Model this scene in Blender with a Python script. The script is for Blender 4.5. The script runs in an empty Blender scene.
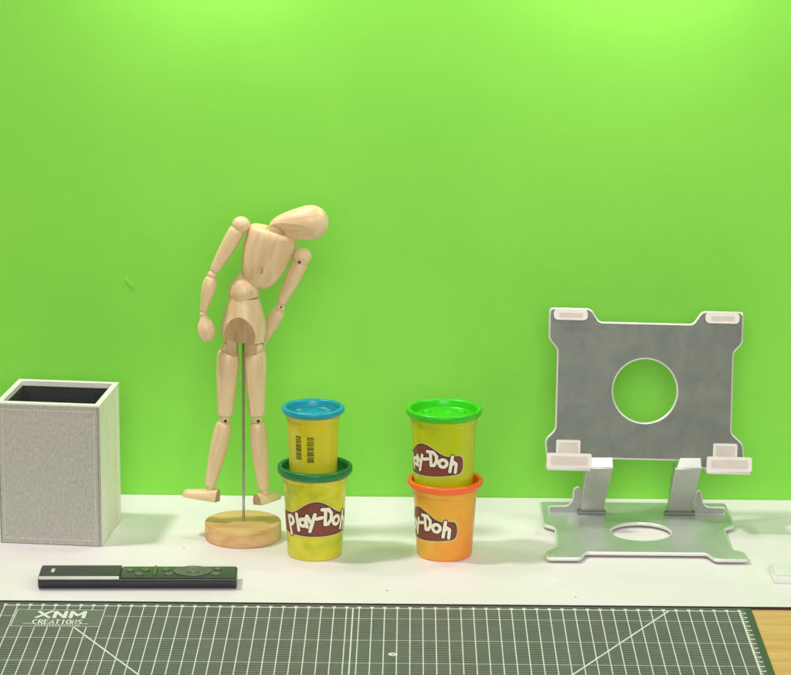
import bpy, bmesh, math, random
from mathutils import Vector, Matrix
random.seed(4)
sc = bpy.context.scene
col = sc.collection
S = 0.01                      # everything below is written in centimetres
R = math.radians
PI = math.pi

# ------------------------------------------------------------------ materials
def srgb(r, g, b):
    def f(c):
        c /= 255.0
        return c/12.92 if c <= 0.04045 else ((c+0.055)/1.055)**2.4
    return (f(r), f(g), f(b), 1.0)

class NT:
    def __init__(s, name):
        m = bpy.data.materials.new(name); m.use_nodes = True
        s.m = m; s.t = m.node_tree; s.n = s.t.nodes; s.b = s.n['Principled BSDF']
    def node(s, typ, **kw):
        n = s.n.new(typ)
        for k, v in kw.items(): setattr(n, k, v)
        return n
    def link(s, a, b): s.t.links.new(a, b)
    def val(s, x, sock):
        if isinstance(x, (int, float)): sock.default_value = x
        elif isinstance(x, (tuple, list)): sock.default_value = x
        else: s.link(x, sock)
    def math(s, op, a, b=0.0, c=0.0, clamp=False):
        n = s.node('ShaderNodeMath', operation=op); n.use_clamp = clamp
        for i, x in enumerate((a, b, c)): s.val(x, n.inputs[i])
        return n.outputs[0]
    def mix(s, f, a, b, mode='MIX'):
        n = s.node('ShaderNodeMix', data_type='RGBA', blend_type=mode)
        s.val(f, n.inputs['Factor']); s.val(a, n.inputs[6]); s.val(b, n.inputs[7])
        return n.outputs[2]
    def coords(s, kind='Object', scale=(1, 1, 1), loc=(0, 0, 0), rot=(0, 0, 0)):
        tc = s.node('ShaderNodeTexCoord'); mp = s.node('ShaderNodeMapping')
        mp.inputs['Scale'].default_value = scale; mp.inputs['Location'].default_value = loc
        mp.inputs['Rotation'].default_value = rot
        s.link(tc.outputs[kind], mp.inputs['Vector']); return mp.outputs[0]
    def noise(s, vec, scale, detail=3, rough=0.55, dist=0.0):
        n = s.node('ShaderNodeTexNoise'); n.inputs['Scale'].default_value = scale
        n.inputs['Detail'].default_value = detail; n.inputs['Roughness'].default_value = rough
        n.inputs['Distortion'].default_value = dist
        s.link(vec, n.inputs['Vector']); return n.outputs['Fac']
    def ramp(s, fac, stops):
        n = s.node('ShaderNodeValToRGB'); e = n.color_ramp.elements
        while len(e) < len(stops): e.new(0.5)
        for el, (p, c) in zip(e, stops): el.position = p; el.color = c
        s.link(fac, n.inputs[0]); return n.outputs[0]
    def bump(s, h, strength=0.2, dist=0.001):
        n = s.node('ShaderNodeBump'); n.inputs['Strength'].default_value = strength
        n.inputs['Distance'].default_value = dist
        s.link(h, n.inputs['Height']); s.link(n.outputs[0], s.b.inputs['Normal'])
    def set(s, **kw):
        for k, v in kw.items(): s.val(v, s.b.inputs[k.replace('_', ' ')])
        return s

def plain(name, c, rough=0.5, metal=0.0, var=0.08, scale=120, bump=0.0, **kw):
    n = NT(name); v = n.coords()
    f = n.noise(v, scale, 4)
    d = tuple(x*(1-var) for x in c[:3])+(1,); l = tuple(min(1, x*(1+var)) for x in c[:3])+(1,)
    n.set(Base_Color=n.ramp(f, [(0.3, d), (0.7, l)]), Roughness=rough, Metallic=metal, **kw)
    if bump: n.bump(f, bump, 0.0005)
    return n.m

def wood(name, light, dark, axis='Z', scale=1.0, rough=0.5, bump=0.08):
    n = NT(name)
    sx = {'X': (6, 90, 90), 'Y': (90, 6, 90), 'Z': (90, 90, 6)}[axis]
    v = n.coords(scale=tuple(a*scale for a in sx))
    g = n.noise(v, 1.6, 5, 0.6, 0.6)
    sx2 = {'X': (30, 700, 700), 'Y': (700, 30, 700), 'Z': (700, 700, 30)}[axis]
    v2 = n.coords(scale=tuple(a*scale for a in sx2))
    f = n.noise(v2, 1.0, 3)
    big = n.noise(n.coords(), 25*scale, 2)
    c = n.ramp(g, [(0.34, dark), (0.56, light)])
    c = n.mix(n.math('MULTIPLY', f, 0.5), c, dark)
    c = n.mix(n.math('MULTIPLY', n.math('SUBTRACT', big, 0.4, clamp=True), 0.9), c, tuple(x*0.8 for x in light[:3])+(1,))
    n.set(Base_Color=c, Roughness=rough)
    n.bump(f, bump, 0.0003)
    return n.m

M = {}
# green painted backdrop
n = NT('green_paint'); v = n.coords()
f1 = n.noise(v, 9.0, 5, 0.6, 0.4); f2 = n.noise(v, 420, 3)
c = n.ramp(f1, [(0.3, (0.228, 0.706, 0.066, 1)), (0.7, (0.256, 0.746, 0.076, 1))])
c = n.mix(n.math('MULTIPLY', f2, 0.10), c, (0.30, 0.70, 0.09, 1))
n.set(Base_Color=c, Roughness=0.62, Specular_IOR_Level=0.35); n.bump(f2, 0.05, 0.0006); M['wall'] = n.m
# white laminate
n = NT('white_laminate'); v = n.coords()
f1 = n.noise(v, 9, 4); f2 = n.noise(v, 300, 2); f3 = n.noise(n.coords(scale=(3, 40, 3)), 6, 4)
c = n.ramp(f1, [(0.3, (0.86, 0.79, 0.80, 1)), (0.7, (0.91, 0.85, 0.87, 1))])
spk = n.math('GREATER_THAN', n.noise(n.coords(), 170, 1), 0.79)
c = n.mix(n.math('MULTIPLY', spk, 0.35), c, (0.45, 0.40, 0.30, 1))
sm = n.noise(n.coords(scale=(14, 30, 14)), 1.0, 6, 0.7, 0.8)
c = n.mix(n.math('MULTIPLY', n.math('SUBTRACT', sm, 0.5, clamp=True), 0.7), c, (0.62, 0.57, 0.52, 1))
n.set(Base_Color=c, Roughness=n.math('ADD', 0.33, n.math('MULTIPLY', f3, 0.2)), Specular_IOR_Level=0.4); n.bump(f2, 0.03, 0.0004); M['board'] = n.m
M['board_edge'] = plain('dark_edge_shade', (0.035, 0.026, 0.02, 1), 0.6)  # shade along the board's front edge, put into a dark brown
M['table'] = wood('oak_table', srgb(236, 192, 130), srgb(206, 148, 86), 'X', 0.55, 0.45)
M['wood'] = wood('pale_limb_wood', srgb(243, 220, 178), srgb(222, 188, 138), 'Z', 1.0, 0.40)
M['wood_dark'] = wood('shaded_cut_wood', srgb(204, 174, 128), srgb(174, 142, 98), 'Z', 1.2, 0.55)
M['wood_base'] = wood('stand_base_wood', srgb(236, 200, 142), srgb(208, 160, 98), 'X', 1.0, 0.5)
M['pin'] = plain('dark_joint_pin', (0.10, 0.045, 0.03, 1), 0.5)
M['rod'] = plain('steel_rod', (0.50, 0.50, 0.47, 1), 0.25, 1.0)
# leatherette box
n = NT('grey_leatherette'); v = n.coords(scale=(1, 1, 0.5))
f1 = n.noise(v, 520, 4, 0.65); f2 = n.noise(n.coords(), 40, 4); vo = n.node('ShaderNodeTexVoronoi'); vo.inputs['Scale'].default_value = 900
n.link(n.coords(), vo.inputs['Vector'])
c = n.ramp(f1, [(0.28, (0.37, 0.365, 0.315, 1)), (0.72, (0.60, 0.59, 0.53, 1))])
c = n.mix(n.math('MULTIPLY', f2, 0.35), c, (0.44, 0.445, 0.38, 1))
n.set(Base_Color=c, Roughness=0.55); n.bump(n.math('ADD', f1, vo.outputs[0]), 0.35, 0.0006); M['leather'] = n.m
M['leather_white'] = plain('cream_leatherette_trim', (0.90, 0.88, 0.80, 1), 0.45, var=0.05, scale=300, bump=0.15)
M['leather_side'] = plain('cream_leatherette_lit_side', (0.84, 0.81, 0.68, 1), 0.5, var=0.10, scale=260, bump=0.2)  # paler than the front: light from the right put into the colour
M['liner'] = plain('dark_felt_liner', (0.045, 0.05, 0.045, 1), 0.9, var=0.2, scale=400)
M['stitch'] = plain('pale_thread', (0.74, 0.71, 0.64, 1), 0.7)
M['seam'] = plain('dark_seam', (0.16, 0.15, 0.13, 1), 0.8)  # dark tone of the panel seams and the box bottom
# metal
n = NT('brushed_aluminium'); v = n.coords()
f1 = n.noise(v, 30, 5, 0.6); f2 = n.noise(v, 700, 2)
c = n.ramp(f1, [(0.3, (0.68, 0.69, 0.68, 1)), (0.7, (0.78, 0.79, 0.78, 1))])
n.set(Base_Color=c, Metallic=0.72, Roughness=n.math('ADD', 0.36, n.math('MULTIPLY', f1, 0.08))); n.bump(f2, 0.04, 0.0003); M['alu'] = n.m
n = NT('anodised_plate_face'); v = n.coords()
f1 = n.noise(v, 42, 6, 0.66, 0.3); f2 = n.noise(n.coords(scale=(1, 1, 0.05)), 1500, 2)
c = n.ramp(f1, [(0.34, (0.132, 0.156, 0.132, 1)), (0.68, (0.188, 0.212, 0.180, 1))])
n.set(Base_Color=c, Metallic=0.50, Roughness=n.math('ADD', 0.46, n.math('MULTIPLY', f1, 0.06))); n.bump(f2, 0.05, 0.0003); M['alu_dark'] = n.m
M['alu_flange'] = plain('satin_bracket_metal', (0.34, 0.36, 0.33, 1), 0.5, 0.5, var=0.06)
M['alu_arm'] = plain('satin_arm_metal', (0.50, 0.52, 0.47, 1), 0.38, 0.6, var=0.05)
M['alu_edge'] = plain('polished_chamfer', (0.76, 0.77, 0.72, 1), 0.34, 0.25, var=0.03)
M['silicone'] = plain('white_silicone', (0.84, 0.79, 0.75, 1), 0.5, var=0.04, scale=80)
M['silicone_core'] = plain('pinkish_silicone_pad', (0.68, 0.61, 0.56, 1), 0.55, var=0.06, scale=80)
# remote
M['remote'] = plain('black_plastic', (0.022, 0.026, 0.026, 1), 0.30, var=0.1)
M['remote_top'] = plain('satin_grey_plastic', (0.045, 0.048, 0.045, 1), 0.42, var=0.1)
M['remote_pad'] = plain('glossy_black_plastic', (0.055, 0.066, 0.050, 1), 0.30, var=0.1)
M['button'] = plain('grey_button', (0.12, 0.14, 0.105, 1), 0.28, var=0.05)
M['chrome'] = plain('white_chrome_trim', (0.85, 0.85, 0.83, 1), 0.25, 0.3, var=0.02)
M['white'] = plain('white_plastic', (0.80, 0.79, 0.76, 1), 0.45, var=0.03)
# clay tubs
def tub_mat(name, a, b, c2, scale=26, grad=None):
    n = NT(name); v = n.coords()
    f = n.noise(v, scale, 3, 0.55, 0.9); f2 = n.noise(n.coords(loc=(3, 1, 7)), scale*1.5, 2, 0.5, 0.6)
    c = n.ramp(f, [(0.34, a), (0.62, b)])
    c = n.mix(n.math('MULTIPLY', n.math('SUBTRACT', f2, 0.52, clamp=True), 3.2, clamp=True), c, c2)
    if grad:
        sep = n.node('ShaderNodeSeparateXYZ'); n.link(n.coords(), sep.inputs[0])
        t = n.math('ADD', n.math('MULTIPLY', sep.outputs[0], grad[1]), n.math('MULTIPLY', sep.outputs[2], grad[2]))
        c = n.mix(n.math('ADD', t, grad[3], clamp=True), c, grad[0])
    n.set(Base_Color=c, Roughness=0.24, Subsurface_Weight=0.08, Subsurface_Radius=(0.004, 0.004, 0.002))
    return n.m
M['tub_green'] = tub_mat('mottled_yellow_green_plastic', srgb(204, 200, 24), srgb(222, 220, 60), srgb(118, 166, 30))
M['tub_yellow'] = tub_mat('mottled_yellow_plastic', srgb(218, 206, 34), srgb(206, 206, 58), srgb(228, 204, 40))
M['tub_lime'] = tub_mat('lime_yellow_plastic', srgb(190, 206, 10), srgb(182, 204, 20), srgb(200, 206, 10), grad=(srgb(226, 196, 20), 26, -2, -0.35))
M['tub_orange'] = tub_mat('orange_yellow_plastic', srgb(236, 170, 40), srgb(232, 184, 62), srgb(238, 150, 48), grad=(srgb(246, 128, 52), 16, -15, 0.45))
def lid_mat(name, c): return plain(name, c, 0.34, var=0.05, scale=60, Subsurface_Weight=0.05, Subsurface_Radius=(0.003, 0.003, 0.003))
M['lid_blue'] = lid_mat('blue_lid_plastic', srgb(18, 162, 182))
M['lid_green'] = lid_mat('dark_green_lid_plastic', srgb(28, 124, 62))
M['lid_lime'] = lid_mat('bright_green_lid_plastic', srgb(58, 205, 22))
M['lid_orange'] = lid_mat('orange_lid_plastic', srgb(255, 112, 42))
M['logo_brown'] = plain('brown_print', srgb(128, 62, 50), 0.4, var=0.1, scale=500)
M['logo_dark'] = plain('dark_print', srgb(66, 46, 36), 0.4)
M['logo_halo'] = plain('pale_print', srgb(206, 196, 128), 0.4)
M['logo_cream'] = plain('cream_print', srgb(246, 238, 214), 0.4, var=0.03)
M['barcode'] = plain('barcode_print', srgb(84, 84, 14), 0.45)

# cutting mat: grid drawn in the material, in centimetres of the mat itself
n = NT('printed_cutting_mat'); tc = n.node('ShaderNodeTexCoord'); sep = n.node('ShaderNodeSeparateXYZ')
n.link(tc.outputs['Object'], sep.inputs[0])
X = n.math('MULTIPLY', sep.outputs[0], 100.0); Y = n.math('MULTIPLY', sep.outputs[1], 100.0)
def line(coord, period, off, hw):
    d = n.math('PINGPONG', n.math('ADD', coord, off+1000*period), period*0.5)
    return n.math('LESS_THAN', d, hw)
def inside(c0, a, b): return n.math('MULTIPLY', n.math('GREATER_THAN', c0, a), n.math('LESS_THAN', c0, b))
AND = lambda a, b: n.math('MULTIPLY', a, b)
OR = lambda a, b: n.math('MAXIMUM', a, b)
grid = AND(inside(X, -30.06, 28.06), inside(Y, -42.1, 0.06))
vert = AND(line(X, 1.0, 0, 0.041), grid)
hor = AND(line(Y, 0.5, 0.0, 0.045), grid)
hor5 = AND(line(Y, 5.0, 2.5, 0.085), grid)
half = AND(n.math('LESS_THAN', n.math('ABSOLUTE', n.math('ADD', X, 2.5)), 0.055), grid)
top = AND(n.math('LESS_THAN', n.math('ABSOLUTE', Y), 0.10), grid)
tick_r = AND(AND(line(Y, 1.0, 0.5, 0.10), inside(X, 27.95, 28.45)), inside(Y, -42, 0.1))
tick_r2 = AND(AND(line(Y, 0.5, 0.0, 0.05), inside(X, 27.95, 28.25)), inside(Y, -42, 0.1))
tick_t = AND(AND(line(X, 1.0, 0, 0.14), inside(Y, -0.15, 0.32)), inside(X, -30.1, 28.1))
edge_r = AND(n.math('LESS_THAN', n.math('ABSOLUTE', n.math('SUBTRACT', X, 28.0)), 0.09), grid)
def diag(x0, y0, slope, ymax):   # x = x0 + slope*(y-y0)
    d = n.math('ABSOLUTE', n.math('SUBTRACT', n.math('SUBTRACT', X, x0), n.math('MULTIPLY', n.math('SUBTRACT', Y, y0), slope)))
    return AND(n.math('LESS_THAN', d, 0.09), inside(Y, -40, ymax))
dg = OR(diag(22.45, 0.0, 0.578, 0.0), diag(-23.96, -5.08, -0.583, -5.0))
rx = n.math('SUBTRACT', X, 0.72); ry = n.math('ADD', Y, 10.55)
rr = n.math('SQRT', n.math('ADD', n.math('MULTIPLY', rx, rx), n.math('MULTIPLY', ry, ry)))
ring = inside(rr, 0.10, 0.36)
strong = vert
for a in (half, top, tick_r, tick_r2, tick_t, edge_r, dg, ring): strong = OR(strong, a)
f1 = n.noise(tc.outputs['Object'], 40, 4); f2 = n.noise(tc.outputs['Object'], 900, 2)
base = n.ramp(f1, [(0.3, (0.094, 0.094, 0.094, 1)), (0.7, (0.124, 0.122, 0.120, 1))])
wear = n.math('ADD', 0.62, n.math('MULTIPLY', n.noise(tc.outputs['Object'], 130, 3), 0.5), clamp=True)
c = n.mix(n.math('MULTIPLY', hor, 0.36), base, (0.50, 0.53, 0.44, 1))
c = n.mix(n.math('MULTIPLY', hor5, 0.58), c, (0.56, 0.60, 0.49, 1))
c = n.mix(n.math('MULTIPLY', strong, wear), c, (0.82, 0.84, 0.76, 1))
margin = n.math('GREATER_THAN', X, 28.5)
c = n.mix(margin, c, (0.060, 0.105, 0.062, 1))
n.set(Base_Color=c, Roughness=0.55, Specular_IOR_Level=0.35); n.bump(f2, 0.1, 0.0003); M['mat'] = n.m
M['mat_panel'] = plain('printed_grey_panel', (0.150, 0.164, 0.132, 1), 0.5, var=0.06)
M['mat_ink'] = plain('pale_ink', (0.78, 0.80, 0.70, 1), 0.5, var=0.03)

# ------------------------------------------------------------------ helpers
def put(name, bm, mats, parent=None, loc=(0, 0, 0), rot=None, smooth=40, recalc=True):
    if recalc: bmesh.ops.recalc_face_normals(bm, faces=bm.faces)
    bm.normal_update()
    for f in bm.faces: f.smooth = True
    for e in bm.edges:
        if len(e.link_faces) == 2 and e.calc_face_angle(0) > R(smooth): e.smooth = False
    bmesh.ops.scale(bm, vec=(S, S, S), verts=bm.verts)
    me = bpy.data.meshes.new(name); bm.to_mesh(me); bm.free()
    for m in (mats if isinstance(mats, (list, tuple)) else [mats]): me.materials.append(M[m])
    o = bpy.data.objects.new(name, me); col.objects.link(o)
    o.location = Vector(loc)*S
    if rot is not None: o.rotation_euler = rot
    if parent: o.parent = parent
    return o
def tag(o, label, cat, group=None, kind=None):
    if label: o['label'] = label
    if cat: o['category'] = cat
    if group: o['group'] = group
    if kind: o['kind'] = kind
    return o
def thing(name, label, cat, loc, rotz=0, group=None):
    o = bpy.data.objects.new(name, None); col.objects.link(o); o.empty_display_size = 0.01
    o.location = Vector(loc)*S; o.rotation_euler = (0, 0, rotz)
    return tag(o, label, cat, group)
def box(bm, x0, x1, y0, y1, z0, z1, bev=0.0, seg=2, mi=0):
    r = bmesh.ops.create_cube(bm, size=1.0); vs = r['verts']
    for v in vs:
        v.co = Vector(((x0+x1)/2+v.co.x*(x1-x0), (y0+y1)/2+v.co.y*(y1-y0), (z0+z1)/2+v.co.z*(z1-z0)))
    fs = list({f for v in vs for f in v.link_faces})
    for f in fs: f.material_index = mi
    if bev:
        es = list({e for v in vs for e in v.link_edges})
        bmesh.ops.bevel(bm, geom=es, offset=bev, segments=seg, affect='EDGES', profile=0.6, material=-1)
    return bm
def lathe(bm, prof, seg=40, sx=1.0, sy=1.0, mi=0, cap=True):
    """prof: list of (z, r) around local z"""
    rings = []
    for z, r in prof:
        if r < 1e-6: rings.append([bm.verts.new((0, 0, z))])
        else: rings.append([bm.verts.new((r*sx*math.cos(2*PI*i/seg), r*sy*math.sin(2*PI*i/seg), z)) for i in range(seg)])
    for a, b in zip(rings, rings[1:]):
        for i in range(seg):
            j = (i+1) % seg
            if len(a) == 1 and len(b) == 1: continue
            if len(a) == 1: f = bm.faces.new((a[0], b[j], b[i]))
            elif len(b) == 1: f = bm.faces.new((a[i], a[j], b[0]))
            else: f = bm.faces.new((a[i], a[j], b[j], b[i]))
            f.material_index = mi
    if cap:
        if len(rings[0]) > 1: bm.faces.new(rings[0][::-1]).material_index = mi
        if len(rings[-1]) > 1: bm.faces.new(rings[-1]).material_index = mi
    return bm
def smooth_prof(pts, n=28):
    """Catmull-Rom through (t, r) control points"""
    out = []
    P = [pts[0]]+list(pts)+[pts[-1]]
    per = max(2, n//(len(pts)-1))
    for k in range(1, len(P)-2):
        for i in range(per):
            t = i/per; a, b, c, d = P[k-1], P[k], P[k+1], P[k+2]
            q = []
            for m in range(2):
                q.append(0.5*((2*b[m])+(-a[m]+c[m])*t+(2*a[m]-5*b[m]+4*c[m]-d[m])*t*t+(-a[m]+3*b[m]-3*c[m]+d[m])*t**3))
            out.append((q[0], max(0.0, q[1])))
    out.append(pts[-1]); return out
def axis_rot(a, b, roll_ref=(0, -1, 0)):
    """euler whose local z runs a->b and local y leans to roll_ref"""
    z = (Vector(b)-Vector(a)).normalized(); y = Vector(roll_ref); x = y.cross(z).normalized(); y = z.cross(x)
    return Matrix((x, y, z)).transposed().to_euler()
def prism(bm, outline, t0, t1, holes=(), bev=0.0, seg=2):
    """outline in (x, s) -> local x, z; thickness along y t0..t1; holes are (cx, cs, r)"""
    loops = [outline]
    for cx, cs, r in holes:
        loops.append([(cx+r*math.cos(2*PI*i/64), cs+r*math.sin(2*PI*i/64)) for i in range(64)])
    edges = []
    for lp in loops:
        vs = [bm.verts.new((x, t0, s)) for x, s in lp]
        edges += [bm.edges.new((vs[i], vs[(i+1) % len(vs)])) for i in range(len(vs))]
    r = bmesh.ops.triangle_fill(bm, edges=edges, use_beauty=True, use_dissolve=False)
    fs = [g for g in r['geom'] if isinstance(g, bmesh.types.BMFace)]
    bmesh.ops.recalc_face_normals(bm, faces=fs)
    ex = bmesh.ops.extrude_face_region(bm, geom=fs)
    vs = [g for g in ex['geom'] if isinstance(g, bmesh.types.BMVert)]
    for v in vs: v.co.y = t1
    bmesh.ops.recalc_face_normals(bm, faces=bm.faces)
    return bm
def round_poly(pts, rad, seg=5):
    out = []; n = len(pts)
    for i in range(n):
        p0, p, p1 = Vector(pts[i-1]), Vector(pts[i]), Vector(pts[(i+1) % n])
        a = (p0-p); b = (p1-p); r = min(rad, a.length*0.45, b.length*0.45)
        A = p+a.normalized()*r; B = p+b.normalized()*r
        for k in range(seg+1):
            t = k/seg; q = A*(1-t)**2+p*2*t*(1-t)+B*t*t
            out.append((q.x, q.y))
    return out
def add_bevel(o, w, seg=2, angle=35):
    """bake a small bevel on the sharp edges of a finished mesh"""
    bm = bmesh.new(); bm.from_mesh(o.data)
    es = [e for e in bm.edges if len(e.link_faces) == 2 and e.calc_face_angle(0) > R(angle)]
    bmesh.ops.bevel(bm, geom=es, offset=w*S, segments=seg, affect='EDGES', profile=0.6, material=-1, clamp_overlap=True)
    bm.normal_update()
    for f in bm.faces:                            # flat panels stay flat, only the bevels are smooth
        f.smooth = not (max(abs(c) for c in f.normal) > 0.9995 or f.calc_area() > 0.5*S*S)
    for e in bm.edges: e.smooth = not (len(e.link_faces) == 2 and e.calc_face_angle(0) > R(50))
    bm.to_mesh(o.data); bm.free()

# ------------------------------------------------------------------ the place
ZB = 0.05                                  # top of the white board
bm = bmesh.new(); box(bm, -90, 90, -70, 32, -4.2, -0.2)
tag(put('tabletop', bm, 'table'), None, None, kind='structure')

bm = bmesh.new(); box(bm, -80, 80, 1.02, 30.38, -0.15, ZB, 0.02, 1)
board = tag(put('laminate_board', bm, 'board'), 'wide white laminate board lying across the back of the wooden table', 'board')
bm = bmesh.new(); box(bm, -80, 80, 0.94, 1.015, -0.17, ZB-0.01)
put('edge_shade_strip', bm, 'board_edge', board)  # dark strip standing in for the shadow gap at the board's front

bm = bmesh.new(); box(bm, -95, 95, 30.42, 31.4, -4.0, 130)
wall = tag(put('backdrop_wall', bm, 'wall'), 'plain bright green backdrop wall behind everything on the table', 'backdrop')
bm = bmesh.new(); box(bm, -0.14, 0.14, -0.06, 0.04, -0.5, 0.5, 0.05, 2)
put('paint_scuff', bm, 'wall', wall, (-22.99, 30.40, 19.5), (0, R(-35), 0))

# ------------------------------------------------------------------ cutting mat
bm = bmesh.new(); box(bm, -31.0, 29.0, -43.2, 0.80, -0.19, 0.0, 0.03, 1)
mat = tag(put('cutting_mat', bm, 'mat'), 'grey green self-healing cutting mat printed with a pale centimetre grid', 'cutting mat')
def flat(bm, pts, z):
    bm.faces.new([bm.verts.new((x, y, z)) for x, y in pts])
bm = bmesh.new(); flat(bm, [(-28.85, -5.0), (-22.0, -5.0), (-22.0, -1.1), (-28.85, -1.1)], 0.012)
put('logo_panel', bm, 'mat_panel', mat)
bm = bmesh.new()
for x0, x1, y0, y1 in ((-28.9, -21.95, -1.12, -1.04), (-28.9, -21.95, -5.08, -5.0), (-28.88, -28.82, -5.0, -1.12), (-22.03, -21.97, -5.0, -1.12),
                       (-28.0, -27.3, -4.42, -4.32), (-23.45, -22.9, -4.42, -4.32)):
    flat(bm, [(x0, y0), (x1, y0), (x1, y1), (x0, y1)], 0.02)
put('panel_border', bm, 'mat_ink', mat)

def ribbon(strokes, w, z, dz=0.0008, capn=7):
    """strokes (lists of 2D points) -> list of polygons (each a list of (x, y, z)); every stroke a hair above the one before"""
    polys = []
    for st in strokes:
        pts = [Vector(p) for p in st]
        closed = (pts[0]-pts[-1]).length < 1e-5 and len(pts) > 3
        if closed: pts = pts[:-1]
        n = len(pts); L = []; Rr = []
        for i in range(n):
            a = pts[i-1] if (i or closed) else pts[i]; b = pts[(i+1) % n] if (i < n-1 or closed) else pts[i]
            d0 = (pts[i]-a); d1 = (b-pts[i])
            d0 = d0.normalized() if d0.length > 1e-9 else d1.normalized()
            d1 = d1.normalized() if d1.length > 1e-9 else d0
            t = (d0+d1).normalized(); nn = Vector((-t.y, t.x)); k = 1/max(0.5, nn.dot(Vector((-d0.y, d0.x))))
            L.append(pts[i]+nn*w/2*k); Rr.append(pts[i]-nn*w/2*k)
        for i in range(n if closed else n-1):
            j = (i+1) % n
            polys.append([(p.x, p.y, z) for p in (L[i], Rr[i], Rr[j], L[j])])
        if not closed:
            for e, o2 in ((0, 1), (n-1, n-2)):
                d = (pts[e]-pts[o2]).normalized(); a0 = math.atan2(d.y, d.x)
                polys.append([(pts[e].x+w/2*math.cos(a0+PI*(k/capn-0.5)), pts[e].y+w/2*math.sin(a0+PI*(k/capn-0.5)), z) for k in range(capn+1)])
        z += dz
    return polys
def arc(cx, cy, r, a0, a1, n=14, ry=None):
    ry = ry or r
    return [(cx+r*math.cos(R(a0+(a1-a0)*i/n)), cy+ry*math.sin(R(a0+(a1-a0)*i/n))) for i in range(n+1)]
bm = bmesh.new()
X_ = [[(-0.45, 0.7), (0.45, -0.7)], [(0.55, 0.8), (-0.5, -0.7)]]
N_ = [[(-0.4, -0.7), (-0.4, 0.7)], [(-0.4, 0.7), (0.4, -0.7)], [(0.4, -0.7), (0.4, 0.7)]]
M_ = [[(-0.5, -0.7), (-0.5, 0.7)], [(-0.5, 0.7), (0, -0.2)], [(0, -0.2), (0.5, 0.7)], [(0.5, 0.7), (0.5, -0.7)]]
for st, cx in ((X_, -26.62), (N_, -25.35), (M_, -23.98)):
    for pl in ribbon([[(cx+x*1.0, -2.25+y*1.02) for x, y in s] for s in st], 0.30, 0.024):
        bm.faces.new([bm.verts.new(p) for p in pl])
# second printed line of the logo
glyph = {'C': [arc(0, 0, .38, 50, 310, ry=.5)], 'R': [[(-.3, -.5), (-.3, .5)], [(-.3, .5), (.2, .45), (.3, .22), (.15, .02), (-.3, 0)], [(0, 0), (.35, -.5)]],
         'E': [[(.3, .5), (-.3, .5), (-.3, -.5), (.3, -.5)], [(-.3, 0), (.2, 0)]], 'A': [[(-.38, -.5), (0, .5), (.38, -.5)], [(-.2, -.15), (.2, -.15)]],
         'T': [[(-.38, .5), (.38, .5)], [(0, .5), (0, -.5)]], 'I': [[(0, .5), (0, -.5)]], 'O': [arc(0, 0, .38, 0, 360, ry=.5)],
         'N': [[(-.3, -.5), (-.3, .5), (.3, -.5), (.3, .5)]], 'S': [[(.3, .4), (0, .5), (-.3, .28), (.25, -.2), (.1, -.48), (-.3, -.4)]]}
for i, ch in enumerate('CREATIONS'):
    cx = -27.1+i*0.435
    for pl in ribbon([[(cx+x*0.44, -3.95+y*0.95) for x, y in s] for s in glyph[ch]], 0.12, 0.024):
        bm.faces.new([bm.verts.new(p) for p in pl])
for i in range(16):                          # the unreadable fine print under it
    x = -27.0+i*0.22
    flat(bm, [(x, -4.84), (x+0.13, -4.84), (x+0.13, -4.62), (x, -4.62)], 0.024)
put('logo_lettering', bm, 'mat_ink', mat, recalc=False)

# ------------------------------------------------------------------ pen box
bx = thing('pen_box', 'square grey leatherette pen holder with stitched front and cream rim, empty', 'pen holder', (-24.05, 14.98, ZB), R(-6.0))
W, D, H, T = 8.72, 7.85, 12.35, 0.42         # origin at its front right foot; extends to -x and +y
bm = bmesh.new(); box(bm, -W, 0, 0, 0.32, 0.03, H-0.12, 0.10, 3); put('front_panel', bm, 'leather', bx)
bm = bmesh.new(); box(bm, -W, 0, D-0.32, D, 0.03, H-0.12, 0.10, 3); put('back_panel', bm, 'leather', bx)
for x0, x1, nm in ((-0.34, 0.03, 'side_panel'), (-W-0.03, -W+0.34, 'side_panel')):
    bm = bmesh.new(); box(bm, x0, x1, 0.25, D-0.25, 0.03, H-0.12, 0.10, 3); s_ = put(nm, bm, 'leather_side', bx)
bm = bmesh.new()
for x in (0.035,):
    box(bm, x-0.02, x+0.02, 0.12, 2.5, 0.08, H-0.2, 0.015, 1)
    box(bm, x-0.02, x+0.02, D-1.2, D-0.15, 0.08, H-0.2, 0.015, 1)
put('side_trim', bm, 'leather_white', bx)
# rim: four mitred strips
bm = bmesh.new()
o4 = [(-W-0.06, -0.06), (0.06, -0.06), (0.06, D+0.06), (-W-0.06, D+0.06)]; i4 = [(-W+T, T), (-T, T), (-T, D-T), (-W+T, D-T)]
vo_ = [[bm.verts.new((x, y, z)) for x, y in lp] for lp, z in ((o4, H-0.14), (o4, H), (i4, H+0.02), (i4, H-0.5))]
for a, b in zip(vo_, vo_[1:]):
    for i in range(4): bm.faces.new((a[i], a[(i+1) % 4], b[(i+1) % 4], b[i]))
for i in range(4): bm.faces.new((vo_[3][i], vo_[3][(i+1) % 4], vo_[0][(i+1) % 4], vo_[0][i]))
rim = put('rim', bm, 'leather_white', bx); add_bevel(rim, 0.06)
bm = bmesh.new()
L = [(-W+T-0.03, T-0.03), (-T+0.03, T-0.03), (-T+0.03, D-T+0.03), (-W+T-0.03, D-T+0.03)]
lo = [bm.verts.new((x, y, 0.4)) for x, y in L]; hi = [bm.verts.new((x, y, H-0.35)) for x, y in L]
for i in range(4): bm.faces.new((lo[i], lo[(i+1) % 4], hi[(i+1) % 4], hi[i]))
bm.faces.new(lo); put('liner', bm, 'liner', bx)
bm = bmesh.new()
def stitch(x, z, dx, dz):
    box(bm, x-dx, x+dx, -0.035, 0.02, z-dz, z+dz, 0.02, 1)
k = 0
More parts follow.
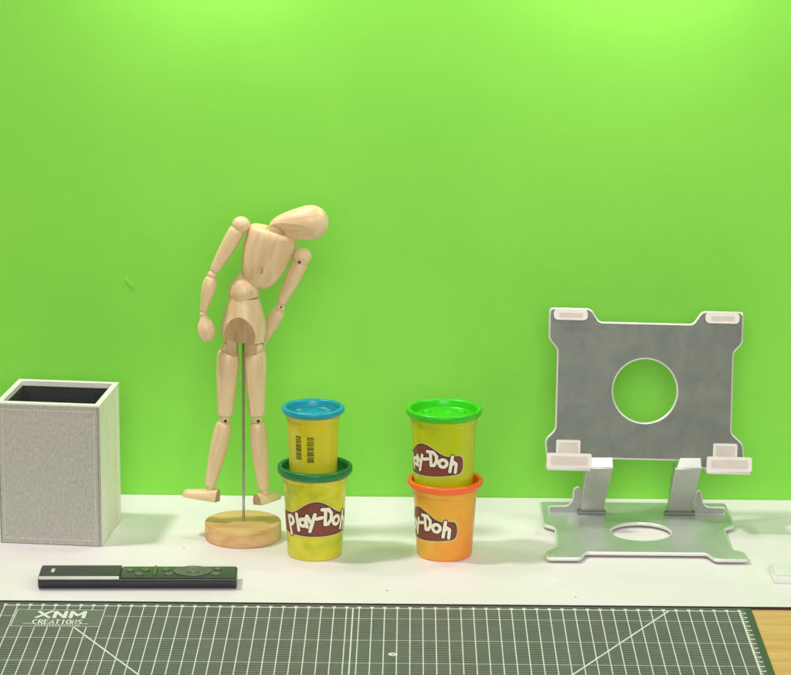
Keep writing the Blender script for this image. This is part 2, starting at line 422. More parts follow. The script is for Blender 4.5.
while 0.5+k*0.25 < W-0.4:
    x = -0.5-k*0.25; stitch(x, H-0.62, 0.075, 0.03); stitch(x, 0.5, 0.075, 0.03); k += 1
k = 0
while 0.8+k*0.25 < H-0.8:
    z = 0.8+k*0.25; stitch(-0.45, z, 0.03, 0.075); stitch(-W+0.45, z, 0.03, 0.075); k += 1
tag(put('stitching', bm, 'stitch', bx), None, None)
for x in (-0.16, -W+0.11):
    bm = bmesh.new(); box(bm, x, x+0.05, -0.012, 0.05, 0.12, H-0.2); put('seam', bm, 'seam', bx)
bm = bmesh.new(); box(bm, -W+0.15, -0.15, 0.15, D-0.15, 0.0, 0.35); put('bottom', bm, 'seam', bx)

# ------------------------------------------------------------------ remote control
rc = thing('remote_control', 'slim black remote control with grey slider cover lying along the front edge of the board', 'remote control', (-27.86, 3.45, ZB), R(1.7))
LN, DP = 15.9, 2.95
def rbody(bm, x0, x1, prof):
    ends = []
    for x in (x0, x1): ends.append([bm.verts.new((x, y, z)) for y, z in prof])
    n_ = len(prof)
    for i in range(n_): bm.faces.new((ends[0][i], ends[0][(i+1) % n_], ends[1][(i+1) % n_], ends[1][i]))
    bm.faces.new(ends[0]); bm.faces.new(ends[1][::-1])
prof = round_poly([(0.34, 0.0), (DP-0.3, 0.0), (DP, 0.55), (DP-0.05, 1.02), (0.06, 1.02), (0.0, 0.62)], 0.34, 8)
bm = bmesh.new(); rbody(bm, 0, LN, prof); o = put('body', bm, 'remote', rc, smooth=60)
bm = bmesh.new(); box(bm, 0.06, 6.55, 0.10, DP-0.08, 0.96, 1.20, 0.10, 3)
cov = put('slider_cover', bm, 'remote_top', rc)
bm = bmesh.new(); box(bm, 0.05, 6.5, -0.01, 0.20, 0.93, 1.16, 0.05, 2); put('chrome_strip', bm, 'chrome', rc)
bm = bmesh.new(); flat(bm, [(0.95, 1.0), (1.22, 1.0), (1.22, 1.95), (0.95, 1.95)], 1.212); put('brand_mark', bm, 'chrome', rc)
bm = bmesh.new(); box(bm, 6.62, LN-0.08, 0.08, DP-0.08, 0.99, 1.085, 0.04, 2); put('keypad', bm, 'remote_pad', rc)
def button(x, y, rx, ry, h=0.12):
    b = bmesh.new()
    lathe(b, [(0, 1.0), (h*0.6, 1.0), (h, 0.8), (h*1.02, 0.3), (h*0.9, 0)], 24, rx, ry)
    put('button', b, 'button', rc, (x, y, 1.08))
for x, y, rx, ry in ((7.25, 1.85, .34, .36), (8.05, 0.85, .36, .34), (8.5, 1.95, .36, .34), (10.15, 2.0, .36, .34), (10.45, 0.85, .36, .34), (14.2, 0.85, .42, .34), (14.35, 2.1, .3, .3)):
    button(x, y, rx, ry)
bm = bmesh.new(); box(bm, 9.2, 9.42, 0.35, 2.65, 1.07, 1.25, 0.05, 2); put('rocker', bm, 'button', rc)
bm = bmesh.new()
lathe(bm, [(0, 1.55), (0.10, 1.55), (0.16, 1.42), (0.13, 1.12), (0.05, 1.0), (0.05, 0.55), (0.14, 0.5), (0.15, 0.0)], 40, 1.0, 0.78)
put('navigation_ring', bm, 'button', rc, (12.35, 1.45, 1.08))

# ------------------------------------------------------------------ small white piece at the right edge
sp = thing('plastic_case', 'low white plastic case cut off by the right edge of the picture', 'case', (31.45, 6.6, ZB))
bm = bmesh.new(); box(bm, 0.1, 7.0, 0.1, 3.9, 0.0, 0.42, 0.08, 3); put('case_body', bm, 'white', sp)
bm = bmesh.new(); box(bm, 0.3, 6.9, 0.9, 3.6, 0.40, 0.62, 0.08, 3); put('case_lid', bm, 'white', sp)

# ------------------------------------------------------------------ specks on the board
for (x, y, r_, lab) in ((-17.08, 14.9, 0.07, 'tiny brown crumb on the white board left of the wooden disc'),
                        (0.14, 4.1, 0.085, 'tiny brown crumb on the white board near the middle of the front edge'),
                        (15.26, 2.9, 0.08, 'tiny brown crumb on the white board in front of the tablet stand')):
    bm = bmesh.new(); bmesh.ops.create_icosphere(bm, subdivisions=2, radius=r_)
    for v in bm.verts: v.co *= random.uniform(0.75, 1.15); v.co.z *= 0.5
    tag(put('crumb', bm, 'wood_dark', None, (x, y, ZB+r_*0.35)), lab, 'crumb')

# ------------------------------------------------------------------ clay tubs
LETTERS = [  # strokes, angle centre (deg), height, tilt (deg)
    ([[(-.25, -.72), (-.25, .60)], [(-.25, .60), (.05, .62), (.27, .45), (.27, .18), (.05, .0), (-.22, -.02)]], -51.5, 2.74, 14),
    ([[(0, -.62), (0, .62)]], -36, 3.02, 8),
    ([arc(-.02, 0, .27, 0, 360), [(.27, .34), (.30, -.34)]], -24.5, 3.05, 6),
    ([[(-.30, .42), (-.03, -.12)], [(.32, .50), (-.16, -.78)]], -8, 3.22, 4),
    ([[(-.2, -.02), (.2, .06)]], 7.5, 3.45, 0),
    ([[(-.14, .60), (-.10, -.56)], [(-.42, .60), (.10, .60), (.38, .28), (.38, -.18), (.16, -.52), (-.10, -.56)]], 22, 3.52, -3),
    ([arc(0, 0, .32, 0, 360)], 44, 3.12, -6),
    ([[(-.22, .72), (-.26, -.55)], [(-.25, -.05), (-.02, .24), (.20, .10), (.22, -.58)]], 66, 2.86, -10)]
def logo_end(u):                                # rounded ends of the badge
    k = max(0.0, (abs(u)-0.86)/0.14)
    return math.sqrt(max(0.0, 1-k*k))
def logo_top(u):                                # u in -1..1
    hump = 1.15*0.5*(1+math.cos(min(1.0, abs((u-0.02)/0.62))*PI))
    return 2.85+(3.70-0.10*u*u+hump**0.85-2.85)*(0.25+0.75*logo_end(u))
def logo_bot(u):
    return 2.85+(1.92+0.10*u*u-2.85)*(0.25+0.75*logo_end(u))
def tub(name, label, loc, rotz, r_bot, r_top, h, lid_r, body_mat, lid_mat_, logo=None, logo_scale=1.0, logo_z=0.0, tilt=0.0, barcode=False, skirt=0.62):
    t = thing(name, label, 'clay tub', loc, 0, 'lidded tubs of modelling clay stacked in pairs')
    hb = h-skirt                                   # top of the visible wall; the lid skirt starts here
    band = hb-0.62
    bm = bmesh.new()
    rr_ = lambda z: r_bot+(r_top-r_bot)*z/hb
    prof = [(0.10, 0.0), (0.10, r_bot-0.25), (0.0, r_bot-0.2), (0.0, r_bot-0.10), (0.05, r_bot-0.03), (0.14, rr_(0.14))]
    for i in range(1, 12): z = 0.14+(band-0.14)*i/11; prof.append((z, rr_(z)))
    prof += [(band+0.03, rr_(band)+0.07), (band+0.10, rr_(band)+0.09), (band+0.16, rr_(band)+0.05), (hb, r_top+0.10), (hb+0.02, r_top+0.10), (hb+0.02, r_top-0.05)]
    lathe(bm, prof, 72, cap=False); b = put('body', bm, body_mat, t, rot=(0, 0, rotz))
    bm = bmesh.new(); lr = lid_r
    prof = [(hb-0.02, lr-0.34), (hb-0.02, lr-0.20), (hb+0.08, lr-0.16), (hb+0.14, lr-0.05), (hb+0.24, lr), (h-0.16, lr+0.01), (h-0.06, lr-0.03), (h, lr-0.12), (h, lr-0.26), (h-0.06, lr-0.36),
            (h-0.16, lr-0.41), (h-0.64, lr-0.45), (h-0.70, lr-0.51), (h-0.70, lr*0.62), (h-0.67, lr*0.60), (h-0.64, lr*0.57), (h-0.64, 0)]
    lathe(bm, prof, 72, cap=False); lid = put('lid', bm, lid_mat_, t)
    bm = bmesh.new()                              # raised shapes moulded into the lid
    for a in (35, 145, 250, 290):
        m4 = Matrix.Translation((lr*0.56*math.cos(R(a)), lr*0.56*math.sin(R(a)), h-0.64))
        g = bmesh.ops.create_uvsphere(bm, u_segments=16, v_segments=8, radius=0.36, matrix=m4)
        for v in g['verts']: v.co.z = h-0.64+(v.co.z-(h-0.64))*0.55
    g0 = len(bm.verts)
    lathe(bm, [(h-0.65, lr*0.38), (h-0.57, lr*0.36), (h-0.57, lr*0.28), (h-0.65, lr*0.26)], 48, cap=False)
    put('embossing', bm, lid_mat_, lid)
    if logo is not None:
        def wrap(ang, z, off):                    # angle 0 faces the front (-y)
            r_ = rr_(z)+off
            return (r_*math.sin(ang), -r_*math.cos(ang), z)
        half = R(86)*logo_scale; zc = 2.9
        ct, st_ = math.cos(R(tilt)), math.sin(R(tilt))
        def place(u, z):                          # u: arc length / z: height about the logo centre -> tilt about it
            uu = u; zz = z-zc
            return (uu*ct-zz*st_)*1.0, zc+logo_z+(uu*st_+zz*ct)*logo_scale
        def layer(nm, mat_, grow, off):
            bm = bmesh.new(); N = 72; K = 10; rows = []
            for i in range(N+1):
                u = -1+2*i/N; ue = u*(half+grow/2.6)
                lo_, hi_ = logo_bot(u)-grow, logo_top(u)+grow
                colv = []
                for k in range(K+1):
                    uu, zz = place(ue*2.6, lo_+(hi_-lo_)*k/K)
                    colv.append(bm.verts.new(wrap(uu/2.6+logo, zz, off)))
                rows.append(colv)
            for a, b2 in zip(rows, rows[1:]):
                for k in range(K): bm.faces.new((a[k], b2[k], b2[k+1], a[k+1]))
            put(nm, bm, mat_, b)
        layer('logo_halo', 'logo_halo', 0.16, 0.006)
        layer('logo_border', 'logo_dark', 0.06, 0.011)
        layer('logo_ground', 'logo_brown', -0.02, 0.016)
        for nm, mat_, w, off in (('logo_letter_outline', 'logo_dark', 0.50, 0.021), ('logo_lettering', 'logo_cream', 0.31, 0.036)):
            bm = bmesh.new()
            for strokes, ad, hz, tl in LETTERS:
                c_, s_ = math.cos(R(tl)), math.sin(R(tl)); sts = []
                for s in strokes:
                    fine = []
                    for (xa, ya), (xb, yb) in zip(s, s[1:]):
                        m_ = max(1, int(math.hypot(xb-xa, yb-ya)/0.18))
                        fine += [(xa+(xb-xa)*k/m_, ya+(yb-ya)*k/m_) for k in range(m_)]
                    fine.append(s[-1]); sts.append([((x*c_-y*s_)*1.12, (x*s_+y*c_)*1.12) for x, y in fine])
                for pl in ribbon(sts, w, off, 0.002):
                    vs = []
                    for x, y, z in pl:
                        uu, zz = place(R(ad)*logo_scale*2.6+x*1.0*logo_scale, hz+y)
                        vs.append(bm.verts.new(wrap(uu/2.6+logo, zz, z)))
                    bm.faces.new(vs)
            put(nm, bm, mat_, b)
    if barcode:
        bm = bmesh.new()
        def strip(a0, a1, z0, z1, off, n_=3):
            vs = [[bm.verts.new(((rr_(z)+off)*math.sin(R(a0+(a1-a0)*i/n_)), -(rr_(z)+off)*math.cos(R(a0+(a1-a0)*i/n_)), z)) for i in range(n_+1)] for z in (z0, z1)]
            for i in range(n_): bm.faces.new((vs[0][i], vs[0][i+1], vs[1][i+1], vs[1][i]))
        random.seed(9)
        for a0, a1, z0, z1 in ((-41, -26, 1.62, 3.62), (-12, 4, 1.42, 3.62)):
            z = z0
            while z < z1:
                w = random.choice((0.03, 0.05, 0.08, 0.11)); strip(a0, a1, z, min(z1, z+w), 0.012); z += w+random.choice((0.025, 0.035, 0.05))
        put('barcode', bm, 'barcode', b)
    return t
LX, LY = -6.0, 13.75
RX, RY = 4.86, 13.95
HG, HO = 7.75, 6.62
tub('clay_tub', 'large yellow green tub with dark green lid, standing on the board under the small tub', (LX, LY, ZB), 0, 2.28, 2.66, HG, 3.12, 'tub_green', 'lid_green', logo=R(3), logo_z=0.35, skirt=0.74)
tub('clay_tub', 'small yellow tub with blue lid and barcodes, stacked on the dark green lid', (LX-0.15, LY, ZB+HG-0.70), 0, 1.98, 2.16, 5.73, 2.60, 'tub_yellow', 'lid_blue', barcode=True, skirt=0.56)
tub('clay_tub', 'orange yellow tub with orange lid, standing on the board under the lime tub', (RX, RY, ZB), 0, 2.30, 2.68, HO, 3.16, 'tub_orange', 'lid_orange', logo=R(-57), logo_z=-0.22, tilt=3, logo_scale=0.92)
tub('clay_tub', 'lime yellow tub with bright green lid, stacked on the orange lid', (RX-0.16, RY, ZB+HO-0.70), 0, 2.44, 2.74, 6.78, 3.14, 'tub_lime', 'lid_lime', logo=R(-41), logo_z=-0.50, tilt=3, logo_scale=0.90)

# ------------------------------------------------------------------ wooden mannequin
MX, MY = -12.28, 18.0
mq = thing('wooden_mannequin', 'jointed pale wooden artist mannequin bending sideways on a steel rod and round base', 'mannequin', (MX, MY, ZB))
def W2(p): return (p[0]-MX, p[1]-MY, p[2]-ZB)
def limb(name, a, b, prof, sx=1.0, sy=1.0, parent=mq, mat_='wood', ref=(0, -1, 0), cut=None, nseg=40, dens=28):
    Lg = (Vector(b)-Vector(a)).length
    pr = smooth_prof([(t*Lg, r) for t, r in prof], dens)
    bm = bmesh.new(); lathe(bm, pr, nseg, sx, sy)
    o = put(name, bm, mat_, parent, W2(a), axis_rot(a, b, ref), smooth=50)
    return o
def ball(name, c, r, parent=mq, mat_='wood', sc_=(1, 1, 1)):
    bm = bmesh.new(); bmesh.ops.create_uvsphere(bm, u_segments=28, v_segments=18, radius=r)
    for v in bm.verts: v.co = Vector((v.co.x*sc_[0], v.co.y*sc_[1], v.co.z*sc_[2]))
    return put(name, bm, mat_, parent, W2(c))
def pin(a, r=0.16, l=0.12):
    bm = bmesh.new(); lathe(bm, [(0, r), (l, r*0.9), (l, 0)], 14)
    return put('pin', bm, 'pin', mq, W2(a), (R(90), 0, 0))
def slice_mesh(o, co, no, mat_=None):
    """cut a finished part by a plane (cm, in the mannequin's world frame), keep the side behind the normal"""
    mw = Matrix.Translation(o.location) @ o.rotation_euler.to_matrix().to_4x4(); inv = mw.inverted()
    c_ = inv @ (Vector(W2(co))*S); n_ = (inv.to_3x3() @ Vector(no)).normalized()
    bm = bmesh.new(); bm.from_mesh(o.data)
    r_ = bmesh.ops.bisect_plane(bm, geom=bm.verts[:]+bm.edges[:]+bm.faces[:], plane_co=c_, plane_no=n_, clear_outer=True)
    ed = [g for g in r_['geom_cut'] if isinstance(g, bmesh.types.BMEdge)]
    f_ = bmesh.ops.edgeloop_fill(bm, edges=ed)
    if mat_:
        o.data.materials.append(M[mat_])
        for f in f_['faces']: f.material_index = len(o.data.materials)-1
    for f in f_['faces']: f.smooth = False
    for e in ed: e.smooth = False
    bm.to_mesh(o.data); bm.free()
# base and rod
bm = bmesh.new(); lathe(bm, [(0, 3.12), (0.06, 3.22), (0.12, 3.25), (1.34, 3.25), (1.46, 3.2), (1.5, 3.08), (1.5, 0)], 96)
put('stand_base', bm, 'wood_base', mq)
bm = bmesh.new(); lathe(bm, [(0, 0.115), (15.9, 0.115)], 20); put('rod', bm, 'rod', mq, (0.05, 0.0, 1.45), (0, R(0.2), 0))
# pelvis
pa, pb = (-12.15, 17.95, 17.35), (-12.07, 17.95, 21.05)
pel = limb('pelvis', pa, pb, [(0, 0), (0, 1.62), (0.03, 1.76), (0.22, 1.93), (0.45, 1.85), (0.72, 1.58), (0.93, 1.34), (0.99, 1.26), (1, 1.15), (1, 0)], 1.0, 0.78, dens=70)
slice_mesh(pel, (-12.40, 16.66, 19.55), (-0.16, -1.0, -0.17), 'wood_dark')
# waist
limb('waist', (-12.02, 17.95, 21.03), (-12.35, 17.95, 23.2), [(0, 0), (0, 1.12), (0.08, 1.22), (0.3, 1.30), (0.6, 1.05), (0.85, 0.5), (1, 0)], 1, 0.9)
# chest
ca, cb = (-11.15, 17.95, 21.85), (-9.52, 17.9, 26.78)
ch = limb('chest', ca, cb, [(0, 0), (0.012, 0.45), (0.06, 0.95), (0.18, 1.45), (0.38, 1.83), (0.6, 2.05), (0.8, 2.14), (0.92, 2.10), (0.98, 1.92), (1.0, 1.6), (1.0, 0.5), (1, 0)], 1, 0.76, dens=60)
bm = bmesh.new(); box(bm, -0.08, 0.08, -0.4, 0.10, -0.28, 0.28, 0.06, 2); put('dowel_end', bm, 'wood_dark', ch, (-0.05, 1.56, 2.0), (0, R(10), 0))
# neck and head
limb('neck', (-9.75, 17.75, 26.3), (-8.95, 17.6, 27.15), [(0, 0), (0, 0.8), (0.5, 0.78), (0.9, 0.62), (1, 0.3), (1, 0)], 1, 0.9, mat_='wood_dark')
ha, hb_ = (-9.95, 17.75, 27.05), (-4.98, 17.45, 27.78)
hd = limb('head', ha, hb_, [(0, 0), (0.03, 0.42), (0.12, 0.78), (0.3, 1.10), (0.5, 1.33), (0.68, 1.45), (0.82, 1.32), (0.93, 0.90), (0.985, 0.4), (1, 0)], 1, 0.95, dens=60)
slice_mesh(hd, (-8.25, 17.12, 26.86), (-0.28, -0.78, -0.56), 'wood')
# arms
UA = [(0, 0), (0.0, 0.45), (0.04, 0.62), (0.15, 0.68), (0.5, 0.62), (0.9, 0.45), (0.98, 0.38), (1, 0.28), (1, 0)]
FA = [(0, 0), (0, 0.36), (0.05, 0.50), (0.22, 0.60), (0.5, 0.55), (0.85, 0.36), (0.97, 0.30), (1, 0.2), (1, 0)]
ball('shoulder_joint', (-12.28, 17.8, 27.25), 0.78, sc_=(1, 0.95, 0.92))
limb('upper_arm', (-12.52, 17.75, 26.95), (-14.58, 17.55, 23.30), UA)
ball('elbow_joint', (-14.70, 17.52, 23.05), 0.40)
limb('forearm', (-14.76, 17.5, 22.85), (-15.46, 17.2, 19.95), FA)
ball('wrist_joint', (-15.50, 17.15, 19.78), 0.26)
def hand(a, b, ref, side):
    a, b = Vector(a), Vector(b); Lg = (b-a).length
    bm = bmesh.new()
    prof = smooth_prof([(0, 0.0), (0.01, 0.24), (0.12*Lg, 0.36), (0.35*Lg, 0.66), (0.6*Lg, 0.74), (0.82*Lg, 0.60), (0.95*Lg, 0.34), (Lg, 0)], 40)
    lathe(bm, prof, 32, 1.0, 0.50)
    for v in bm.verts: v.co.y += 0.10*math.sin(v.co.z/Lg*PI)          # slight cupping
    bm2 = bmesh.new(); p2 = smooth_prof([(0, 0.0), (0.02, 0.16), (0.25, 0.22), (0.7, 0.2), (0.95, 0.12), (1.02, 0)], 20)
    lathe(bm2, p2, 16, 1, 0.8)
    mt = Matrix.Translation((side*0.30, 0.02, 0.25*Lg)) @ Matrix.Rotation(side*R(24), 4, 'Y')
    me = bpy.data.meshes.new('tmp'); bmesh.ops.transform(bm2, matrix=mt, verts=bm2.verts); bm2.to_mesh(me); bm2.free(); bm.from_mesh(me); bpy.data.meshes.remove(me)
    return put('hand', bm, 'wood', mq, W2(a), axis_rot(a, b, ref), smooth=60)
hand((-15.42, 17.1, 19.72), (-15.02, 16.95, 17.45), (0.25, -1, 0), 1)
ball('shoulder_joint', (-7.22, 17.95, 24.58), 0.80, sc_=(0.98, 0.95, 1.0)); pin((-7.42, 17.25, 24.25), 0.13, 0.16)
limb('upper_arm', (-7.30, 17.98, 24.15), (-9.02, 18.3, 20.45), UA)
ball('elbow_joint', (-9.08, 18.32, 20.15), 0.42); pin((-8.98, 17.98, 20.25), 0.10, 0.1)
limb('forearm', (-9.16, 18.35, 19.95), (-10.42, 19.2, 17.15), FA)
ball('wrist_joint', (-10.50, 19.25, 17.0), 0.26)
hand((-10.55, 19.3, 16.95), (-11.75, 19.9, 15.1), (0, -1, 0), -1)
# legs
TH = [(0, 0), (0, 0.70), (0.02, 0.84), (0.12, 0.94), (0.4, 0.90), (0.8, 0.74), (0.95, 0.68), (0.985, 0.60), (1, 0.45), (1, 0)]
CF = [(0, 0), (0, 0.45), (0.02, 0.62), (0.10, 0.71), (0.3, 0.75), (0.6, 0.66), (0.9, 0.52), (0.98, 0.47), (1, 0.38), (1, 0)]
def hip_block(x):
    bm = bmesh.new(); box(bm, x-0.46-MX, x+0.46-MX, 17.1-MY, 18.4-MY, 16.2-ZB, 17.6-ZB, 0.08, 2); put('hip_tongue', bm, 'wood_dark', mq)
for x0, x1, kx, kz, ax, az in ((-13.42, -13.74, -13.80, 10.48, -15.08, 4.35), (-11.16, -11.06, -11.03, 10.50, -10.47, 4.15)):
    ball('hip_joint', (x0, 17.95, 16.72), 0.70, sc_=(0.95, 0.9, 0.8)); hip_block(x0+(0.34 if x0 < -12 else -0.30))
    limb('thigh', (x0, 17.95, 16.42), (x1, 17.9, 10.80), TH)
    ball('knee_joint', (kx, 17.9, kz), 0.50, sc_=(0.95, 0.9, 0.9)); pin((kx+0.12, 17.50, kz-0.02), 0.15, 0.12)
    limb('calf', (kx, 17.9, kz-0.25), (ax, 17.9, az+0.22), CF)
    ball('ankle_joint', (ax+0.03, 17.88, az+0.02), 0.38)
def foot(heel, toe, wid, hh, up=(0, 0, 1)):
    """half-round shoe last: flat sole, domed top, flat heel"""
    h0, t0 = Vector(heel), Vector(toe); Lg = (t0-h0).length; bm = bmesh.new(); N, K = 16, 14; rings = []
    for i in range(N+1):
        t = i/N
        w = wid*(0.86+0.28*math.sin(t*PI*0.8))*(1 if t < 0.75 else math.sqrt(max(0.0, 1-((t-0.75)/0.25)**2)))
        h = hh*(1.0-0.50*t**1.1)*(1 if t < 0.85 else max(0.25, math.sqrt(max(0.0, 1-((t-0.85)/0.155)**2))))
        w = max(w, 0.06)
        rings.append([bm.verts.new((w*math.cos(PI*k/K), h*math.sin(PI*k/K)**0.9 if 0 < k < K else 0.0, t*Lg)) for k in range(K+1)])
    for a, b in zip(rings, rings[1:]):
        for k in range(K): bm.faces.new((a[k], b[k], b[k+1], a[k+1]))
        bm.faces.new((a[K], b[K], b[0], a[0]))
    f0 = bm.faces.new(rings[0]); f0.material_index = 1; bm.faces.new(rings[-1][::-1])
    o = put('foot', bm, ['wood', 'wood_dark'], mq, W2(heel), axis_rot(heel, toe, up), smooth=45); add_bevel(o, 0.04, 2, 60)
foot((-14.42, 17.45, 3.35), (-17.50, 18.6, 3.55), 0.62, 1.12, (0.15, 0.1, 1))
foot((-11.00, 17.35, 3.12), (-9.25, 19.2, 3.30), 0.64, 1.0, (-0.1, 0.1, 1))

# ------------------------------------------------------------------ tablet stand
CX = 21.95
ts = thing('tablet_stand', 'folding grey aluminium tablet stand with round holes, two arms and white pads', 'tablet stand', (CX, 20.0, ZB))
def sheet(name, outline, t0, t1, mat_, parent, loc, rot, holes=(), bev=0.05, rr=0.25):
    bm = bmesh.new(); prism(bm, round_poly(outline, rr), t0, t1, holes)
    o = put(name, bm, mat_, parent, loc, rot, smooth=40); 
    if bev: add_bevel(o, bev, 2, 60)
    return o
def inset(pts, c):
    out = []; n_ = len(pts)
    area2 = sum(pts[i-1][0]*pts[i][1]-pts[i][0]*pts[i-1][1] for i in range(n_)); sg = 1 if area2 > 0 else -1
    for i in range(n_):
        p0, p, p1 = Vector(pts[i-1]), Vector(pts[i]), Vector(pts[(i+1) % n_])
        d0, d1 = (p-p0).normalized(), (p1-p).normalized()
        n0, n1 = Vector((-d0.y, d0.x))*sg, Vector((-d1.y, d1.x))*sg
        m_ = (n0+n1).normalized(); q = p+m_*(c/max(0.4, m_.dot(n0))); out.append((q.x, q.y))
    return out
def chamfered(name, outline, hole, t, c, rr, mats, parent, loc, rot=None, flat=False):
    """sheet with a bright polished chamfer; faces get mats[1], chamfers and rims mats[0]"""
    bm = bmesh.new()
    O = round_poly(outline, rr); I = round_poly(inset(outline, c), rr)
    H = lambda r_: [(hole[0]+r_*math.cos(2*PI*i/72), hole[1]+r_*math.sin(2*PI*i/72)) for i in range(72)]
    faces_ = []
    ends = []
    for outer, inner in ((O, I), (H(hole[2]), H(hole[2]+c))) if hole else ((O, I),):
        lv = [[bm.verts.new((x, y, s_)) for x, s_ in lp] for lp, y in ((inner, 0.0), (outer, c*0.7), (outer, t-c*0.7), (inner, t))]
        for a, b in zip(lv, lv[1:]):
            n_ = len(a)
            for i in range(n_): bm.faces.new((a[i], a[(i+1) % n_], b[(i+1) % n_], b[i]))
        ends.append((lv[0], lv[3]))
    bm.edges.ensure_lookup_table()
    for k in (0, 1):
        ed = []
        for e_ in ends:
            vs = e_[k]; ed += [bm.edges.get((vs[i], vs[(i+1) % len(vs)])) for i in range(len(vs))]
        r_ = bmesh.ops.triangle_fill(bm, edges=ed, use_beauty=True, use_dissolve=False)
        for g in r_['geom']:
            if isinstance(g, bmesh.types.BMFace): g.material_index = 1
    if flat:
        for v in bm.verts: v.co = Vector((v.co.x, v.co.z, t-v.co.y))
    o = put(name, bm, mats, parent, loc, rot, smooth=25)
    return o
def mirror(half):
    return half+[(-x, y) for x, y in half[::-1]]
# upper plate, local x / z in the plate, y = thickness away from the viewer
REC = R(-11)
ROT = (REC, R(0.9), 0)
PL0 = (0.0, 1.75, 5.5-ZB)
half = [(4.02, 12.45), (4.78, 13.58), (8.36, 13.58), (8.36, 10.85), (7.60, 10.05), (7.60, 3.1), (8.55, 2.2), (8.55, 0.0), (4.6, 0.0), (3.85, 0.62)]
upper_out = [(x+max(0, 3-y)*0.11, y) for x, y in half]+[(-x+max(0, 3-y)*0.11, y) for x, y in half[::-1]]
up = chamfered('back_plate', upper_out, (0.05, 6.58, 2.74), 0.46, 0.13, 0.35, ['alu_edge', 'alu_dark'], ts, PL0, ROT)
def pad(name, x0, x1, s0, s1, y0, y1, mat_, rr, bev=0.1, parent=up):
    bm = bmesh.new(); prism(bm, round_poly([(x0, s0), (x1, s0), (x1, s1), (x0, s1)], rr, 8), y0, y1)
    o = put(name, bm, mat_, parent, smooth=40); add_bevel(o, bev, 3, 60); return o
for sx_ in (-1, 1):
    a, b = sorted((sx_*5.06, sx_*7.98))
    p_ = pad('rubber_pad', a, b, 12.55, 13.50, -0.30, -0.006, 'silicone', 0.46, 0.12)
    pad('pad_ridge', a+0.45, b-0.45, 12.86, 13.20, -0.335, -0.28, 'silicone_core', 0.16, 0.05, p_)
    a, b = sorted((sx_*5.72, sx_*7.80)); a += 0.32; b += 0.32
    p_ = pad('rubber_pad', a, b, 0.95, 2.20, -0.18, -0.006, 'silicone', 0.14, 0.06)
    pad('pad_ridge', a+0.22, b-0.22, 1.02, 2.02, -0.22, -0.17, 'silicone_core', 0.1, 0.04, p_)
    a, b = sorted((sx_*4.98, sx_*8.70)); a += 0.38; b += 0.38
    # the lip that carries the tablet: floor plate, front wall and its silicone sleeve
    bm = bmesh.new(); box(bm, a, b, -2.0, 0.40, -0.28, 0.06, 0.07, 2); lip = put('lip', bm, 'alu_edge', up)
    o = pad('lip_sleeve', a-0.06, b+0.06, -0.02, 1.22, -2.28, -1.90, 'silicone', 0.22, 0.12, lip)
    pad('sleeve_face', a+0.30, b-0.30, 0.30, 0.98, -2.325, -2.26, 'silicone_core', 0.14, 0.04, lip)
# base plate: outline in (x, y) laid flat
BZ = 0.30
hb2 = [(5.0, -6.85), (5.55, -8.45), (8.40, -8.45), (8.40, -6.6), (7.33, -5.6), (7.33, 0.0), (8.25, 0.9), (8.25, 7.7), (-0.0, 7.7)]
base_half = hb2[:-1]
base_out = base_half+[(-x, y) for x, y in base_half[::-1]]
bs = chamfered('base_plate', base_out, (0.05, -0.95, 2.55), 0.32, 0.12, 0.35, ['alu_edge', 'alu'], ts, (-0.25, 0, 0.18), None, True)
for x in (-7.4, 7.4):
    for y in (-7.2, 6.9):
        bm = bmesh.new(); lathe(bm, [(0, 0.5), (0.17, 0.5), (0.17, 0)], 24); put('foot_pad', bm, 'silicone', bs, (x, y, -0.18))
# upright flanges with ears beside the arms
def flange(pts):
    chamfered('hinge_flange', pts, None, 0.3, 0.09, 0.22, ['alu_edge', 'alu_flange'], ts, (0, 4.25, 0))
flange([(-7.9, 0.45), (-7.9, 1.12), (-6.25, 1.16), (-5.85, 1.55), (-5.72, 2.75), (-5.28, 2.95), (-5.05, 2.6), (-5.0, 0.45)])
flange([(7.6, 0.45), (7.6, 1.12), (6.05, 1.16), (5.62, 1.5), (5.5, 2.5), (5.18, 2.75), (4.95, 2.4), (4.75, 0.45)])
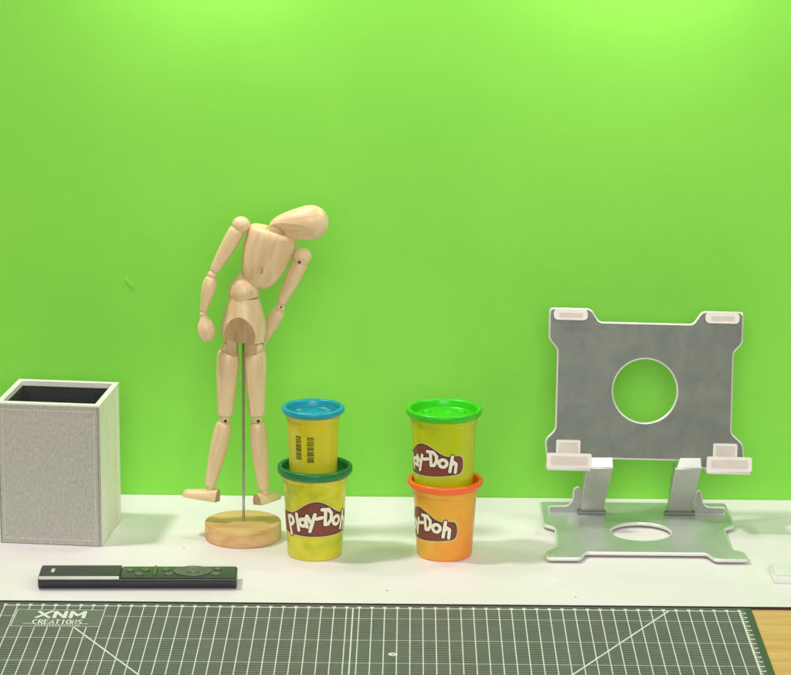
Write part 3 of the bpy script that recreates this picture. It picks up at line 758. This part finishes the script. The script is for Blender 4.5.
# arms: tapered front plate leaning forward with a gusset on each side, hinge knuckles at both ends
def arm(xb0, xb1, xt0, xt1):
    yb, zb, yt, zt = 4.05, 0.62, 0.95, 5.50
    th = 0.22
    def quad_prism(ps, d):
        bm = bmesh.new(); A = [bm.verts.new(p) for p in ps]; B = [bm.verts.new(Vector(p)+Vector(d)) for p in ps]
        n_ = len(ps); bm.faces.new(A); bm.faces.new(B[::-1])
        for i in range(n_): bm.faces.new((A[i], B[i], B[(i+1) % n_], A[(i+1) % n_]))
        return bm
    o = put('arm', quad_prism([(xb0, yb, zb), (xb1, yb, zb), (xt1, yt, zt), (xt0, yt, zt)], (0, th, 0.12)), ['alu_arm'], ts); add_bevel(o, 0.06, 2, 50)
    for xb, xt, d in ((xb0, xt0, 0.16), (xb1-0.16, xt1-0.16, 0.16)):
        g_ = put('arm_gusset', quad_prism([(xb, yb+0.24, zb+0.1), (xt, yt+0.24, zt-0.05), (xt, yt+2.4, zt-0.15), (xb, yb+0.55, zb+0.15)], (d, 0, 0)), 'alu_arm', o)
    bm = bmesh.new(); lathe(bm, [(0, 0.26), (xb1-xb0+0.5, 0.26)], 24); put('hinge_pin', bm, 'alu_dark', o, (xb0-0.25, yb-0.02, zb-0.02), (0, R(90), 0))
    # bright tongue running from the top of the arm back to the plate
    o2 = put('hinge_tongue', quad_prism([(xt0+0.12, yt+0.1, zt+0.02), (xt1+0.05, yt+0.1, zt+0.02), (xt1+0.05, yt+1.0, zt+0.78), (xt0+0.5, yt+1.0, zt+0.78)], (0, 0.22, -0.2)), 'alu_edge', o); add_bevel(o2, 0.05, 2, 50)
arm(-5.10, -3.15, -4.90, -2.62)
arm(2.48, 4.62, 2.76, 4.98)

# ------------------------------------------------------------------ camera
F = Vector((-0.004959973446, 0.972794360664, -0.231617206880)); RT = Vector((0.999954235940, 0.006719781416, 0.006809593425)); U = Vector((-0.008180751085, 0.231572831734, 0.972783171583))
cd = bpy.data.cameras.new('camera'); cam = bpy.data.objects.new('camera', cd); col.objects.link(cam)
mm = Matrix((RT, U, -F)).transposed().to_4x4(); mm.translation = Vector((1.7468, -205.1816, 70.8410))*S
cam.matrix_world = mm
cd.sensor_fit = 'HORIZONTAL'; cd.sensor_width = 36; cd.lens = 36*2735/791; cd.clip_start = 0.05; cd.clip_end = 100
sc.camera = cam

# ------------------------------------------------------------------ light
w = bpy.data.worlds.new('World'); sc.world = w; w.use_nodes = True
w.node_tree.nodes['Background'].inputs[0].default_value = (1.0, 0.97, 0.92, 1); w.node_tree.nodes['Background'].inputs[1].default_value = 0.07
def area(name, loc, target, size, power, c=(1, 0.96, 0.9), sy=None):
    l = bpy.data.lights.new(name, 'AREA'); l.energy = power*0.80; l.color = c; l.size = size*S
    if sy: l.shape = 'RECTANGLE'; l.size_y = sy*S
    o = bpy.data.objects.new(name, l); col.objects.link(o); o.location = Vector(loc)*S
    o.rotation_euler = (Vector(target)-Vector(loc)).to_track_quat('-Z', 'Y').to_euler(); return o
area('key_lamp', (-88, 2, 182), (0, 14, 2), 14, 23.5, (1, 0.965, 0.92))
area('front_fill', (6, -205, 98), (0, 25, 15), 110, 32.5, (1, 0.97, 0.93))  # broad soft fill added near the camera, lights the wall and front faces
area('ceiling_lamp', (22, 23.0, 61), (20, 31, 44), 5, 0.74, (1, 0.97, 0.95))
area('ceiling_lamp', (-15, 22.5, 62), (-13, 31, 44), 6, 0.72, (1, 0.97, 0.95))
area('side_fill', (100, -45, 95), (0, 15, 5), 60, 5.5, (1, 0.98, 0.95))  # weak soft fill added on the right to lift right-hand faces
sc.view_settings.view_transform = 'Standard'; sc.view_settings.look = 'None'; sc.view_settings.exposure = 0; sc.view_settings.gamma = 1
sc.render.engine = 'CYCLES'
